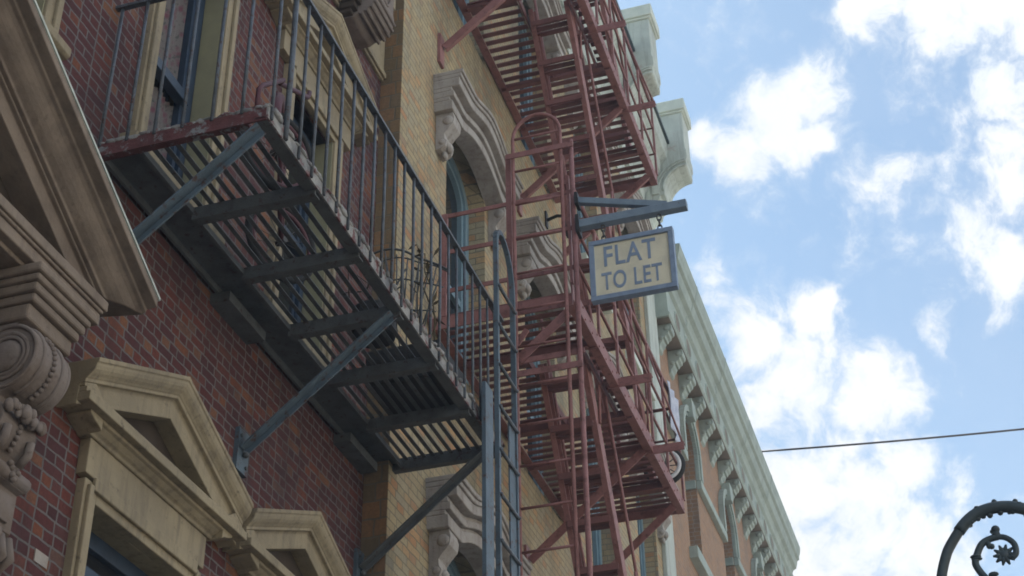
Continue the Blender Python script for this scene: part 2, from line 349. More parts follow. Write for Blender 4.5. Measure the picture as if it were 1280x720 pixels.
for x0, x1 in ((4.86, 5.22), (2.98, 3.34)):
    e = MB()
    for y, z0, z1, dx in ((.545, 5.535, 5.583, -.06), (.53, 5.50, 5.535, -.045), (.515, 5.455, 5.50, -.03), (.50, 5.41, 5.455, -.012), (.475, 5.33, 5.41, 0)):
        e.box(x0 + dx, x1 - dx, -y, 0, z0, z1)
    e.build('entablature_block', 'tan_stone', dh, bev=.012)
    c = MB(); a, b_ = x0 + .02, x1 - .085
    prof = [(0, 5.33), (-.46, 5.33)] + [(-.385 - .16 * math.cos(R(t)), 5.155 + .17 * math.sin(R(t))) for t in range(80, -90, -10)] + \
        [(-.385, 4.975), (-.38, 4.95), (-.405, 4.93), (-.425, 4.90), (-.43, 4.86), (-.42, 4.82), (-.40, 4.78), (-.375, 4.75), (-.36, 4.72), (-.37, 4.70), (-.40, 4.68), (-.425, 4.645), (-.415, 4.61), (-.385, 4.60), (-.385, 4.42),
         (-.37, 4.41), (-.37, 4.36), (-.33, 4.28), (-.25, 4.2), (-.12, 4.12), (0, 4.1)]
    c.prism(prof, a, b_, 'X')
    con = c.build('console', 'rose_stone', dh, bev=.008)
    for sx in (a - .003, b_ + .003):
        t = MB()
        for r_ in (.155, .115, .095):
            t.tube([(sx, -.385 + r_ * math.cos(q), 5.155 + r_ * 1.0 * math.sin(q)) for q in [2 * math.pi * i / 32 for i in range(32)]], .011, 6, True)
        t.ball((sx, -.385, 5.155), .085, (.22, 1, 1)); t.ball((sx, -.33, 4.86), .045, (.4, 1, 1.2)); t.ball((sx, -.34, 4.66), .05, (.5, 1, 1))
        t.tube([(sx, -.26 - .02 * i, 4.98 - .05 * i) for i in range(5)], .012, 6)
        t.build('volute', 'rose_stone', con)
    t = MB(); xc = (a + b_) / 2
    for q in range(-62, 75, 9):
        t.ball((xc, -.385 - .165 * math.cos(R(q)), 5.155 + .175 * math.sin(R(q))), .0135)
    for i in range(7): t.ball((xc, -.412 - .022 * math.sin(i * .62), 4.92 - .027 * i), .013)
    for off in (-.075, .075):
        t.tube([(xc + off, -.385 - .16 * math.cos(R(q)), 5.155 + .17 * math.sin(R(q))) for q in range(-75, 80, 10)], .012, 6)
    for off in (-.09, .09): t.tube([(xc + off, -.435, 4.83), (xc + off, -.43, 4.77), (xc + off, -.39, 4.72)], .02, 6)
    t.build('bead_strip', 'rose_stone', con)
    t = MB()
    for i in range(16):
        u = i / 15; t.ball((a + .01 + u * (b_ - a), -.44 - .03 * math.sin(u * 3.1) + random.uniform(-.015, .015), 4.925 - .02 * math.sin(u * 3.1) + random.uniform(-.02, .02)), random.uniform(.018, .032), (1, .8, 1.2))
    t.build('leaf_cluster', 'rose_stone', con); t = MB()
    for i in range(12): t.ball((a + .02 + random.random() * (b_ - a - .04), -.37 + random.uniform(-.02, .02), 4.30 + random.uniform(-.06, .1)), random.uniform(.025, .04), (.8, .7, 1.4))
    for i in range(5): t.tube([(a + .03 + i * .055, -.38, 4.40), (a + .035 + i * .055, -.40, 4.31), (a + .05 + i * .05, -.30, 4.2)], [.02, .025, .01], 6)
    t.build('acanthus', 'rose_stone', con); t = MB()
    t.tube([(a - .01, -.405, 4.645), (b_ + .01, -.405, 4.645)], .036, 10)
    for i in range(6): t.ball((xc - .03 + i * .012, -.44, 4.645 + .03 * math.cos(i)), .015)
    t.build('scroll_roll', 'rose_stone', con)
    MB().box(a + .05, b_ - .05, -.40, -.385, 4.45, 4.57).build('raised_panel', 'rose_stone', con, bev=.004)
# pale patched brick
MB().box(5.86, 5.97, -.006, 0, 4.665, 4.727).build('pale_brick', 'mauve_stone', red)
# scroll corbel on the frieze beside the buff building
c = MB()
prof = [(0, 12.2), (-.33, 12.2)] + [(-.17 - .17 * math.cos(R(t)), 11.05 + .2 * math.sin(R(t))) for t in range(20, -100, -10)] + [(-.12, 10.82), (0, 10.82)]
c.prism(prof, 8.82, 9.22, 'X')
cb_ = c.build('frieze_corbel', 'rose_stone', red, bev=.012)
t = MB()
for i in range(5):
    q = R(-12 - 17 * i)
    t.tube([(8.815, -.17 - .172 * math.cos(q), 11.05 + .203 * math.sin(q)), (9.225, -.17 - .172 * math.cos(q), 11.05 + .203 * math.sin(q))], .016, 8)
t.tube([(8.815, -.2 + .1 * math.cos(x), 11.2 + .16 * math.sin(x)) for x in [2 * math.pi * i / 24 for i in range(24)]], .012, 6, True)
t.tube([(8.9 + .12 + .1 * math.cos(x), -.338, 11.3 + .22 * math.sin(x)) for x in [2 * math.pi * i / 24 for i in range(24)]], .012, 6, True)
t.build('scroll_ribs', 'rose_stone', cb_)
t = MB().box(8.72, 8.82, -.2, -.03, 10.93, 11.0); t.box(8.74, 8.82, -.17, -.03, 10.87, 10.93); t.box(8.76, 8.82, -.13, -.03, 10.83, 10.87)
t.build('corbel_ledge', 'brown_stone', cb_, bev=.006)
t = MB()
for i in range(4): t.box(9.30 - .0 * i, 9.52 - .05 * i, -.22 + .045 * i, -.03, 11.62 - .12 * (i + 1), 11.62 - .12 * i)
t.build('stepped_bracket', 'cream', red, bev=.006)

# ------------------------------------------------------------------ buff brick building
yel = thing('buff_brick_building', (15, -.2, 0), 'tall buff yellow brick building with arched stone hoods and big roof brackets', 'building')
X0, X1, YF = 9.77, 20.6, -.2
CW = [11.53 + 2.5 * i for i in range(4)]
w = MB(); hw = .575
rows = (-4.30, 0., 4.30)
zlow = 0.
for ri_, dz in enumerate(rows):
    zb = 3.0 if ri_ == 0 else 11.62 - 4.3 + dz + .15
    zt_ = 11.77 + dz if ri_ < 2 else 18.2
    zb = zlow; zlow = zt_
    zs, zsp, zc = 8.75 + dz, 11.05 + dz, 11.44 + dz
    e = X0
    for c in CW:
        w.box(e, c - hw, YF, .3, zb, zt_); w.box(c - hw, c + hw, YF, .3, zb, zs)
        ar = arc(c, zsp, hw, zc - zsp, 180, 0, 16)
        w.prism([(c + hw, zt_), (c - hw, zt_)] + ar, YF, .3); e = c + hw
    w.box(e, X1, YF, .3, zb, zt_)
w.build('wall', 'yellow_brick', yel)
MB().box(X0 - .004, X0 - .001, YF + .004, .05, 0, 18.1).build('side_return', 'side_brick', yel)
MB().box(X0, X1, .9, 9, 0, 18.0).build('building_core', 'dark_room', yel)
MB().box(X0, X1, -.2, 9.1, 18.2, 18.35).build('roof', 'roof', yel)

def bezrow(c, s):  # outline of a hood: s 0 = soffit line, 1 = top line
    pts = []
    lo = [(-.93, 11.18), (-.60, 11.18)] + [(x, 11.17 + .17 * (1 - (x / .6) ** 2)) for x in [-.55 + .1 * i for i in range(12)]] + [(.60, 11.18), (.93, 11.18)]
    hi = [(-.98, 11.61), (-.66, 11.61)] + [(x, 11.61 + .16 * (.5 + .5 * math.cos(math.pi * x / .62))) for x in [-.55 + .1 * i for i in range(12)]] + [(.66, 11.61), (.98, 11.61)]
    return [(c + (a[0] * (1 - s) + b_[0] * s), a[1] * (1 - s) + b_[1] * s) for a, b_ in zip(lo, hi)]

def hood(c, dz, parent):
    h = MB()
    for s0, s1, y in ((0, .24, -.385), (.24, .33, -.36), (.33, .48, -.405), (.48, .58, -.385), (.58, .80, -.465), (.80, .90, -.485), (.90, 1, -.505)):
        p = bezrow(c, s0); q = bezrow(c, s1)
        poly = [(x, z + dz) for x, z in p] + [(x, z + dz) for x, z in q[::-1]]
        h.prism(poly, y, -.19)
    o = h.build('hood_mould', 'mauve_stone', parent, bev=.008)
    for sg in (-1, 1):
        k = MB(); xc = c + sg * .78; z = dz
        k.prism([(-.2, 11.18 + z), (-.37, 11.18 + z), (-.385, 11.12 + z), (-.375, 11.05 + z), (-.33, 11.0 + z), (-.285, 10.94 + z), (-.29, 10.88 + z), (-.31, 10.85 + z), (-.295, 10.8 + z), (-.25, 10.77 + z), (-.2, 10.76 + z)], xc - .10, xc + .10, 'X')
        for sx in (-1, 1):
            k.ball((xc + sx * .1, -.32, 11.09 + z), .055, (.4, 1, 1)); k.ball((xc + sx * .1, -.265, 10.84 + z), .035, (.5, 1, 1))
        k.ball((xc, -.30, 10.83 + z), .05, (1.4, .8, 1)); k.ball((xc, -.26, 10.75 + z), .035, (1.2, .8, 1.3))
        k.build('corbel', 'mauve_stone', o, bev=.01)
    return o

def arch_window(c, dz):
    zs, zsp, zc = 8.75 + dz, 11.05 + dz, 11.44 + dz
    o = MB()
    outer = [(c - hw, zs)] + arc(c, zsp, hw, zc - zsp, 180, 0, 16) + [(c + hw, zs)]
    inner = [(c - hw + .10, zs + .1)] + arc(c, zsp, hw - .10, zc - zsp - .09, 180, 0, 16) + [(c + hw - .10, zs + .1)]
    def ring(ou, inn, y0, y1):
        n = len(ou)
        for i in range(n):
            j = (i + 1) % n
            o.prism([ou[i], ou[j], inn[j], inn[i]], y0, y1)
    ring(outer, inner, -.03, .05)
    inner2 = [(c - hw + .15, zs + .15)] + arc(c, zsp, hw - .15, zc - zsp - .13, 180, 0, 16) + [(c + hw - .15, zs + .15)]
    ring(inner, inner2, -.005, .06)
    o.box(c - hw + .15, c + hw - .15, 0, .055, zs + 1.1, zs + 1.17)
    win = o.build('window', 'blue_frame', yel)
    MB().prism(inner2, .045, .05).build('window_pane', 'glass', win)
    if c > 15: MB().box(c - hw - .08, c + hw + .08, -.33, .1, zs - .14, zs + .002).build('sill', 'cap_stone', win, bev=.01)
    else: MB().box(c - hw + .002, c + hw - .002, -.195, .1, zs - .05, zs + .002).build('sill', 'mauve_stone', win)
    hood(c, dz, win)
for dz in rows:
    for c in CW: arch_window(c, dz)

# pale upper frieze, end pilaster, gutter cornice and the big brackets
MB().box(X0, X1 - .003, -.225, -.2, 16.45, 18.2).build('upper_frieze', 'pale_stone', yel)
k = MB().box(19.95, X1 + .002, -.26, -.2, 0, 16.45); k.box(19.9, X1 + .004, -.3, -.2, 16.2, 16.32)
k.build('end_pilaster', 'pale_stone', yel, bev=.01)
g = MB(); g.prism([(-.2, 16.9), (-.30, 16.9), (-.32, 17.05), (-.40, 17.2), (-.52, 17.35), (-.60, 17.45), (-.62, 17.6), (-.72, 17.7), (-.75, 17.85), (-.75, 18.02), (-.2, 18.1)], X0, X1, 'X')
g.build('cornice', 'pale_stone', yel)
MB().box(X0, X1 + .01, -.79, -.70, 18.0, 18.06).build('gutter', 'lamp_iron', yel)
for i in range(5):
    x = 20.16 - 2.38 * i; xa, xb = x, x + .50
    if xa < X0 + .2: continue
    br = MB(); ym = -1.04
    prof = [(-.2, 18.62), (ym, 18.62), (ym, 17.86), (ym - .02, 17.82), (ym - .02, 17.66), (ym, 17.62), (ym, 17.50)]
    prof += [(ym + .40 * math.sin(R(t)), 17.06 + .42 * math.cos(R(t))) for t in (4, 20, 36, 52, 68, 84)]
    prof += [(-.64, 16.98), (-.56, 16.98), (-.55, 16.92), (-.50, 16.9), (-.48, 16.8), (-.42, 16.78), (-.36, 16.7), (-.32, 16.6), (-.2, 16.55)]
    br.prism(prof, xa, xb, 'X')
    o = br.build('roof_bracket', 'pale_stone', yel, bev=.012)
    for sx in (xa - .014, xb + .014):
        e = MB()
        for rr, dd in ((.42, 0), (.50, .0), (.54, 0)):
            e.tube([(sx, ym + rr * math.sin(R(t)), 17.06 + (rr + .02) * math.cos(R(t))) for t in range(2, 92, 8)], .018, 6)
        e.box(sx - .02, sx + .02, -.55, -.44, 17.0, 17.25); e.box(sx - .012, sx + .012, -.42, -.34, 16.82, 17.05)
        e.build('bracket_moulding', 'pale_stone', o)
    q = MB().box(xa - .06, xb + .06, ym - .06, -.2, 18.66, 18.88); q.box(xa - .03, xb + .03, ym - .03, -.2, 18.621, 18.66)
    q.build('bracket_cap', 'cap_stone', o, bev=.012)
MB().tube([(19.0, -.6, 18.0), (19.0, -.6, 19.9)], .012, 6).build('lightning_rod', 'iron_dark', yel)

# ------------------------------------------------------------------ brown brick building
brn = thing('brown_brick_building', (26, -.2, 0), 'orange brown brick building with pale green bracketed cornice at far end', 'building')
BX0, BX1 = 20.61, 33.0
BW = [22.75, 26.05, 29.3]
w = MB(); bh = .52; zlow = 0
for zs, zsp, ztop in ((7.35, 9.4, 11.2), (11.65, 13.72, 16.2)):
    e = BX0
    for c in BW:
        w.box(e, c - bh, -.2, .35, zlow, ztop); w.box(c - bh, c + bh, -.2, .35, zlow, zs)
        w.prism([(c + bh, ztop), (c - bh, ztop)] + arc(c, zsp, bh, bh, 180, 0, 14), -.2, .35); e = c + bh
    w.box(e, BX1, -.2, .35, zlow, ztop); zlow = ztop
w.build('wall', 'brown_brick', brn)
MB().box(BX0, BX1, .9, 9, 0, 16.0).build('building_core', 'dark_room', brn)
MB().box(BX0, BX1, -.2, 9.1, 16.2, 16.28).build('roof', 'roof', brn)
for zs, zsp in ((7.35, 9.4), (11.65, 13.72)):
    for c in BW:
        o = MB(); rO, rI = bh + .17, bh + .0
        ou = [(c - rO, zsp - .38)] + arc(c, zsp, rO, rO, 180, 0, 16) + [(c + rO, zsp - .38)]
        inn = [(c - rI, zsp - .38)] + arc(c, zsp, rI, rI, 180, 0, 16) + [(c + rI, zsp - .38)]
        for i in range(len(ou) - 1): o.prism([ou[i], ou[i + 1], inn[i + 1], inn[i]], -.27, -.2)
        inn2 = [(x * .35 + y * .65, z * .35 + z2 * .65) for (x, z), (y, z2) in zip(ou, inn)]
        for i in range(len(ou) - 1): o.prism([ou[i], ou[i + 1], inn2[i + 1], inn2[i]], -.30, -.27)
        o.prism([(c - .16, zsp + rO + .12), (c + .16, zsp + rO + .12), (c + .10, zsp + bh - .04), (c - .10, zsp + bh - .04)], -.36, -.2)
        win = o.build('window', 'green_trim', brn, bev=.008)
        MB().box(c - bh - .14, c + bh + .14, -.34, .1, zs - .2, zs).build('sill', 'green_trim', win, bev=.01)
        fr = MB()
        for sg in (-1, 1):
            a, b_ = sorted((c + sg * bh, c + sg * (bh - .09))); fr.box(a, b_, .12, .2, zs, zsp + .1)
        fr.box(c - bh + .09, c + bh - .09, .12, .19, zs, zs + .09); fr.box(c - bh + .09, c + bh - .09, .12, .19, (zs + zsp) / 2, (zs + zsp) / 2 + .07)
        fr.build('sash', 'blue_frame', win)
        MB().box(c - bh, c + bh, .17, .175, zs, zsp + bh).build('window_pane', 'glass', win)
sc_ = MB(); e = BX0 + .1
for c in BW + [BX1 + bh + .02]:
    if c - bh - .02 > e: sc_.box(e, c - bh - .002, -.29, -.2, 13.18, 13.34)
    e = c + bh + .002
for c in BW: sc_.box(c + bh - .04, c + bh - .001, -.195, .12, 13.181, 13.339)
sc_.build('string_course', 'green_trim', brn, bev=.01)
cp = MB()
steps = [(-.2, 14.92), (-.46, 14.92), (-.485, 14.96), (-.46, 15.0), (-.45, 15.48), (-.50, 15.52), (-.52, 15.58), (-.50, 15.66), (-.53, 15.72), (-.60, 15.76), (-.63, 15.86), (-.64, 15.93), (-.69, 15.96), (-.70, 16.05), (-.72, 16.10), (-.74, 16.2), (-.74, 16.25), (-.2, 16.30)]
cp.prism(steps, BX0 - .05, BX1 + .12, 'X')
for i in range(5): cp.prism([(y - .007 if y < -.21 else y, z + (.007 if z > 16 else -.003 if z < 14.95 else 0)) for y, z in steps], 21.9 + 2.47 * i, 21.93 + 2.47 * i, 'X')
cor = cp.build('cornice', 'green_trim', brn)
MB().box(BX0, BX1 + .1, -.455, -.2, 14.905, 14.918).build('soffit', 'green_soffit', cor)
n_b = 15
for i in range(n_b):
    x = 20.78 + .823 * i
    k = MB(); k.prism([(-.2, 14.903), (-.445, 14.903), (-.455, 14.83), (-.44, 14.78), (-.40, 14.77), (-.39, 14.72), (-.35, 14.70), (-.335, 14.66), (-.30, 14.66), (-.285, 14.6), (-.25, 14.56), (-.24, 14.5), (-.2, 14.47)], x, x + .24, 'X')
    for sx in (x, x + .24): k.ball((sx, -.37, 14.83), .05, (.4, 1, 1)); k.ball((sx, -.27, 14.66), .04, (.4, 1, 1))
    k.build('cornice_bracket', 'green_trim', cor, bev=.008)
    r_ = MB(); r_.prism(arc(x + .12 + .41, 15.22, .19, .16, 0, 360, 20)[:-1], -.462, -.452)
    r_.build('roundel', 'green_soffit', cor)  # flat disc, its dark colour stands in for shade inside a recess
    r_ = MB(); r_.tube([(x + .53 + .2 * math.cos(q), -.458, 15.22 + .17 * math.sin(q)) for q in [2 * math.pi * j / 24 for j in range(24)]], .016, 6, True)
    r_.build('roundel_ring', 'green_trim', cor)

# ------------------------------------------------------------------ grey balcony fire escape
ge = thing('fire_escape_balcony', (7.8, 0, 7.04), 'grey iron fire escape balcony with slatted floor on the red brick wall', 'fire escape')
AX, BXX, YO, YI, ZB = 5.77, 9.90, -1.07, -.03, 7.04
f = MB()
f.box(AX, BXX, YO + .012, YO + .085, ZB, ZB + .01)                       # flange of outer angle
f.box(AX + .012, BXX, YI - .02, YI, ZB, ZB + .1)
f.box(BXX - .06, BXX, YO + .012, YI - .02, ZB - .012, ZB + .085)         # far end beam
f.box(AX + .012, BXX - .06, -.27, YI - .02, ZB + .045, ZB + .06)         # wall side plate
f.box(AX + .012, BXX - .06, -.285, -.262, ZB + .005, ZB + .045)
fr = f.build('platform_frame', 'iron_dark', ge)
MB().box(AX, BXX, YO, YO + .012, ZB - .004, ZB + .085).build('edge_channel', 'flaky', fr)
f = MB().box(AX, AX + .012, YO + .012, YI, ZB - .012, ZB + .075); f.box(AX + .012, AX + .06, YO + .13, YI, ZB - .002, ZB + .008)
f.build('end_channel', 'flaky_red', fr)
# ragged flaking crust along the two visible top edges
f = MB(); 
x = AX
while x < BXX - .05:
    l_ = random.uniform(.03, .15); hgt = random.uniform(.015, .055)
    f.ball((x + l_ / 2, YO + random.uniform(-.006, .012), ZB + .075 + random.uniform(0, .018)), .5, (l_ * 1.3, random.uniform(.025, .05), hgt), 1); x += l_ * random.uniform(.5, 1.5)
y = YI
while y > YO:
    l_ = random.uniform(.03, .12); f.ball((AX + .008, y - l_ / 2, ZB + .075 + random.uniform(0, .012)), .5, (.03, l_ * 1.2, random.uniform(.015, .05)), 1); y -= l_ * random.uniform(.5, 1.1)
for v_ in f.bm.verts: v_.co += Vector((random.uniform(-.006, .006), random.uniform(-.004, .004), random.uniform(-.007, .007)))
f.build('paint_crust', 'flaky', fr)
f = MB(); n_s = 10
for i in range(n_s):
    y = -.318 - i * .0715
    f.box(AX + .02, BXX - .065, y - .0155, y + .0155, ZB + .058, ZB + .064)
f.build('slat_floor', 'iron_dark', fr)
for x in (6.45, 7.11, 7.80, 8.46, 9.15):
    MB().box(x - .008, x + .008, YO + .02, -.27, ZB - .03, ZB + .057).box(x + .008, x + .06, YO + .02, -.27, ZB - .03, ZB - .02).build('cross_beam', 'iron_dark', fr)
for x in (7.22, 9.18):
    MB().box(x, x + .52, -.135, 0, ZB - .075, ZB - .005).build('wall_block', 'iron_dark', fr)
for x in (5.83, 7.78, 9.72):
    k = MB().bar((x, YO + .06, ZB - .03), (x, -.04, 6.20), .075, .012, (1, 0, 0)); k.bar((x - .035, YO + .06, ZB - .03), (x - .035, -.04, 6.20), .012, .06, (1, 0, 0))
    kb = k.build('knee_brace', 'iron_grey' if x < 9 else 'iron_dark', ge)
    MB().box(x - .075, x + .075, -.03, 0, 6.05, 6.34).build('wall_plate', 'iron_grey', kb)
    MB().ball((x, -.05, 6.17), .022).ball((x + .045, -.035, 6.1), .014, (1, .6, 1)).ball((x - .045, -.035, 6.29), .014, (1, .6, 1)).build('bolt', 'iron_dark', kb)
# railing
hz_ = 8.215
rl = MB().box(AX - .006, 9.88, YO - .022, YO + .022, hz_ - .008, hz_ + .012); rl.box(AX - .018, AX + .018, YO + .022, 0, hz_ - .07, hz_ - .05)
rl = rl.build('handrail', 'bar_iron', ge)
x = AX + .03; i = 0
while x < 9.86:
    j = random.uniform(-.004, .004)
    r0 = .0105 if i != 1 else .017
    k = MB().tube([(x, YO - .006, ZB + .0), (x + j, YO - .006, ZB + .6), (x + j * .4, YO, hz_ - .006)], r0, 6)
    k.build('baluster', 'bar_iron', rl); x += .177; i += 1
for y in (-.04, -.21, -.38, -.55, -.73, -.91):
    MB().tube([(AX, y, ZB + .06), (AX + random.uniform(-.005, .005), y, hz_ - .06)], .0105, 6).build('baluster', 'bar_iron', rl)

# grey ladder at the far end of the balcony
gl = thing('grey_ladder', (9.7, -1.12, 0.13), 'blue grey iron ladder with rounded top at end of the balcony', 'ladder')
ly = -1.12
zz = [hz_ + .72]
loop = [(9.60, ly, .13), (9.60, ly, 8.82)] + [(9.60 + .125 - .125 * math.cos(R(t)), ly, 8.82 + .12 * math.sin(R(t))) for t in (20, 45, 70, 90)]
def flat_rail(path, wy, wx):
    k = MB()
    for a, b_ in zip(path[:-1], path[1:]): k.bar(a, b_, wx, wy, (0, 1, 0))
    return k
k = flat_rail(loop, .035, .04); k.build('rail', 'iron_grey', gl)
loop2 = [(9.725, ly, 8.94)] + [(9.725 + .30 * math.sin(R(t)), ly, 8.52 + .42 * math.cos(R(t))) for t in (18, 36, 54, 72, 90)] + [(10.025, ly, .13)]
k = flat_rail(loop2, .04, .026); k.build('rail', 'iron_grey', gl)
k = MB().box(9.86, 10.0, ly - .008, ly + .004, .13, 7.32); k.build('back_plate', 'iron_grey', gl)
z = .45
while z < 8.6:
    MB().tube([(9.60, ly - .02, z), (10.025, ly - .02, z)], .014, 6).ball((9.60, ly - .025, z), .019, (1, .8, 1), 1).ball((10.025, ly - .025, z), .019, (1, .8, 1), 1).build('rung', 'bar_iron', gl); z += .36
MB().box(9.23, 9.40, ly - .03, ly + .0, .13, 7.30).build('guide_post', 'iron_grey', gl)

# ------------------------------------------------------------------ red fire escape
rf = thing('fire_escape', (12.7, -.2, 4), 'red oxide iron fire escape with two platforms and steep stairs on buff building', 'fire escape')
PX0, PX1, PY0, PY1 = 10.50, 14.85, -1.50, -.2
def platform(zb, near_fascia=True):
    p = MB()
    p.box(PX0, PX1, PY0, PY0 + .014, zb - .03, zb + .12); p.box(PX0, PX1, PY0 + .014, PY0 + .08, zb - .03, zb - .018)
    p.box(PX0, PX1, PY1 - .03, PY1 - .016, zb, zb + .1); p.box(PX0, PX1, PY1 - .10, PY1 - .03, zb + .0, zb + .012)
    p.box(PX1 - .014, PX1, PY0 + .08, PY1 - .1, zb - .025, zb + .115)
    p.box(PX0 - .012, PX0 + .002, PY0 + .0, PY1 - .05, zb - .10, zb + .02)
    xx = PX0 + .1
    while xx < PX1: p.ball((xx, PY0, zb + .085), .014, (1, .7, 1), 1); p.ball((xx + .06, PY0, zb + .0), .014, (1, .7, 1), 1); xx += .23
    fr = p.build('platform', 'red_iron', rf)
    s = MB(); x = PX0 + .06
    op0, op1 = 11.35, 12.55           # stair opening
    while x < PX1 - .05:
        y0 = PY0 + .08
        if zb > 0 and op0 < x < op1:
            s.box(x - .03, x + .03, -.80, PY1 - .09, zb + .05, zb + .062); s.box(x - .03, x + .03, y0, -1.36, zb + .05, zb + .062)
        else: s.box(x - .03, x + .03, y0, PY1 - .09, zb + .05, zb + .062)
        x += .124
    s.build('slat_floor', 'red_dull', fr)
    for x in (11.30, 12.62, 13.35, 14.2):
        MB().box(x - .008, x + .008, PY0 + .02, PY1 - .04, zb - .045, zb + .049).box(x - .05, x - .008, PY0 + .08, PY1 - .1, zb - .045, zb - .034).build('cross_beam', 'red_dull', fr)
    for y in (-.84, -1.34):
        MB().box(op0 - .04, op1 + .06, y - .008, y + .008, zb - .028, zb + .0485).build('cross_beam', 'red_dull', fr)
    for x in (10.72, 13.30, 14.62):
        if abs(zb - 8.8) < .1 and x < 11: continue
        k = MB().bar((x, PY0 + .07, zb - .04), (x, PY1 - .05, zb - 1.03), .085, .012, (1, 0, 0)); k.bar((x + .04, PY0 + .07, zb - .04), (x + .04, PY1 - .05, zb - 1.03), .012, .07, (1, 0, 0))
        kb = k.build('knee_brace', 'red_iron', fr)
        MB().box(x - .07, x + .07, PY1 - .06, PY1, zb - 1.2, zb - .90).build('wall_plate', 'red_iron', kb) if False else MB().box(x - .06, x + .06, PY1 - .03, PY1 + .001, zb - 1.25, zb - .88).build('wall_plate', 'red_iron', kb)
    # railings
    for h, r_ in ((.45, .015), (.86, .015), (1.25, .022)):
        MB().tube([(PX0, PY0 + .005, zb + h), (PX1, PY0 + .005, zb + h), (PX1, PY1 - .02, zb + h)], r_, 6).build('railing_bar', 'red_iron', fr)
        MB().box(PX0 - .01, PX0 + .004, PY0 - .02, PY1 - .16, zb + h - .19, zb + h - .15).build('railing_bar', 'red_iron', fr)
    for x in (PX0, 11.38, 12.06, 12.75, 13.44, 14.12, PX1):
        MB().box(x - .02, x + .02, PY0 - .012, PY0 + .012, zb + .12, zb + 1.25).build('railing_post', 'red_iron', fr)
    for y in (-.96, -.36):
        MB().box(PX0 - .02, PX0 + .02, y - .025, y + .025, zb + .02, zb + (1.62 if y < -.5 else 1.1)).build('railing_post', 'red_iron', fr)
    MB().box(PX1 - .02, PX1 + .02, -.85, -.81, zb + .1, zb + 1.25).build('railing_post', 'red_iron', fr)
    for x in (12.06, 13.44):
        k = MB().box(x - .035, x + .035, PY0 - .31, PY0 + .2, zb + .035, zb + .047); k.box(x - .035, x - .023, PY0 - .31, PY0 + .1, zb - .04, zb + .035)
        k.tube([(x, PY0 - .29, zb + .045), (x, PY0, zb + 1.2)], .012, 6)
        k.build('outrigger', 'red_iron', fr)
    return fr
for zb in (8.76, 13.12, 17.48)[:2]: platform(zb)

def stair(dz, zend):
    a = Vector((11.62, 0, 8.85 + dz)); b_ = Vector((14.35, 0, 4.52 + dz))
    ys = (-1.31, -.88)
    st = MB(); dirv = (b_ - a).normalized()
    for y in ys:
        st.bar(a + Vector((0, y, 0)), b_ + Vector((0, y, 0)), .012, .145, (1, 0, .6))
        for off in (-.0725, .0725):
            nrm = Vector((dirv.z, 0, -dirv.x)) * off
            st.bar(a + nrm + Vector((0, y + (.02 if y < -1 else -.02), 0)), b_ + nrm + Vector((0, y + (.02 if y < -1 else -.02), 0)), .05, .012, Vector((dirv.z, 0, -dirv.x)))
    so = st.build('staircase', 'red_iron', rf)
    n = 12
    for i in range(n):
        p = a.lerp(b_, (i + .5) / n)
        k = MB()
        for q in (-.085, 0, .085): k.box(p.x + q - .03, p.x + q + .03, ys[0] + .02, ys[1] - .02, p.z - .008, p.z + .008)
        k.box(p.x - .125, p.x - .113, ys[0] + .02, ys[1] - .02, p.z - .05, p.z + .012)
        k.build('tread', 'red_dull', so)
    for y in (ys[0] - .02, ys[1] + .02):
        k = MB().tube([a + Vector((.12, y, .62)), b_ + Vector((0, y, .75))], .016, 6)
        for t in (.12, .5, .9):
            p = a.lerp(b_, t) + Vector((0, y, 0)); k.tube([p, p + Vector((.03, 0, .66))], .013, 6)
        k.build('handrail', 'red_iron', so)
stair(0, 0); stair(4.36, 0); stair(8.72, 0)

# red ladder in front of the near end
rl_ = thing('red_ladder', (10.44, -1.24, 0.13), 'red iron ladder with hooped top at near end of fire escape', 'ladder')
lx = 10.44; ya, yb = -1.02, -1.46
k = MB().tube([(lx, ya, .13), (lx, ya, 10.5)] + [(lx, -1.24 + .22 * math.cos(R(t)), 10.5 + .24 * math.sin(R(t))) for t in range(15, 180, 15)] + [(lx, yb, 10.5), (lx, yb, .13)], .0175, 8)
k.build('hooped_rail', 'red_iron', rl_)
z = 10.5
while z > .3:
    MB().tube([(lx, ya, z), (lx, yb, z)], .0125, 6).build('rung', 'red_iron', rl_); z -= .365
for z in (10.30, 8.04):
    MB().box(lx - .03, lx - .018, yb - .12, ya + .06, z - .028, z + .028).build('clamp_bar', 'red_iron', rl_)
MB().tube([(lx + .02, -1.55, .13), (lx + .02, -1.55, 10.38)], .023, 8).build('side_pole', 'red_iron', rl_)
MB().bar((lx + .05, -1.46, 8.60), (lx + .05, -1.02, 8.22), .085, .012, (1, 0, 0)).build('diagonal_strut', 'red_iron', rl_)
MB().bar((lx + .05, -1.10, 8.5), (lx + .05, -1.0, 8.36), .05, .012, (1, 0, 0)).build('diagonal_strut', 'red_iron', rl_)
MB().box(lx + .06, lx + .074, -1.58, -1.0, 8.19, 8.24).build('cross_bar', 'red_iron', rl_)

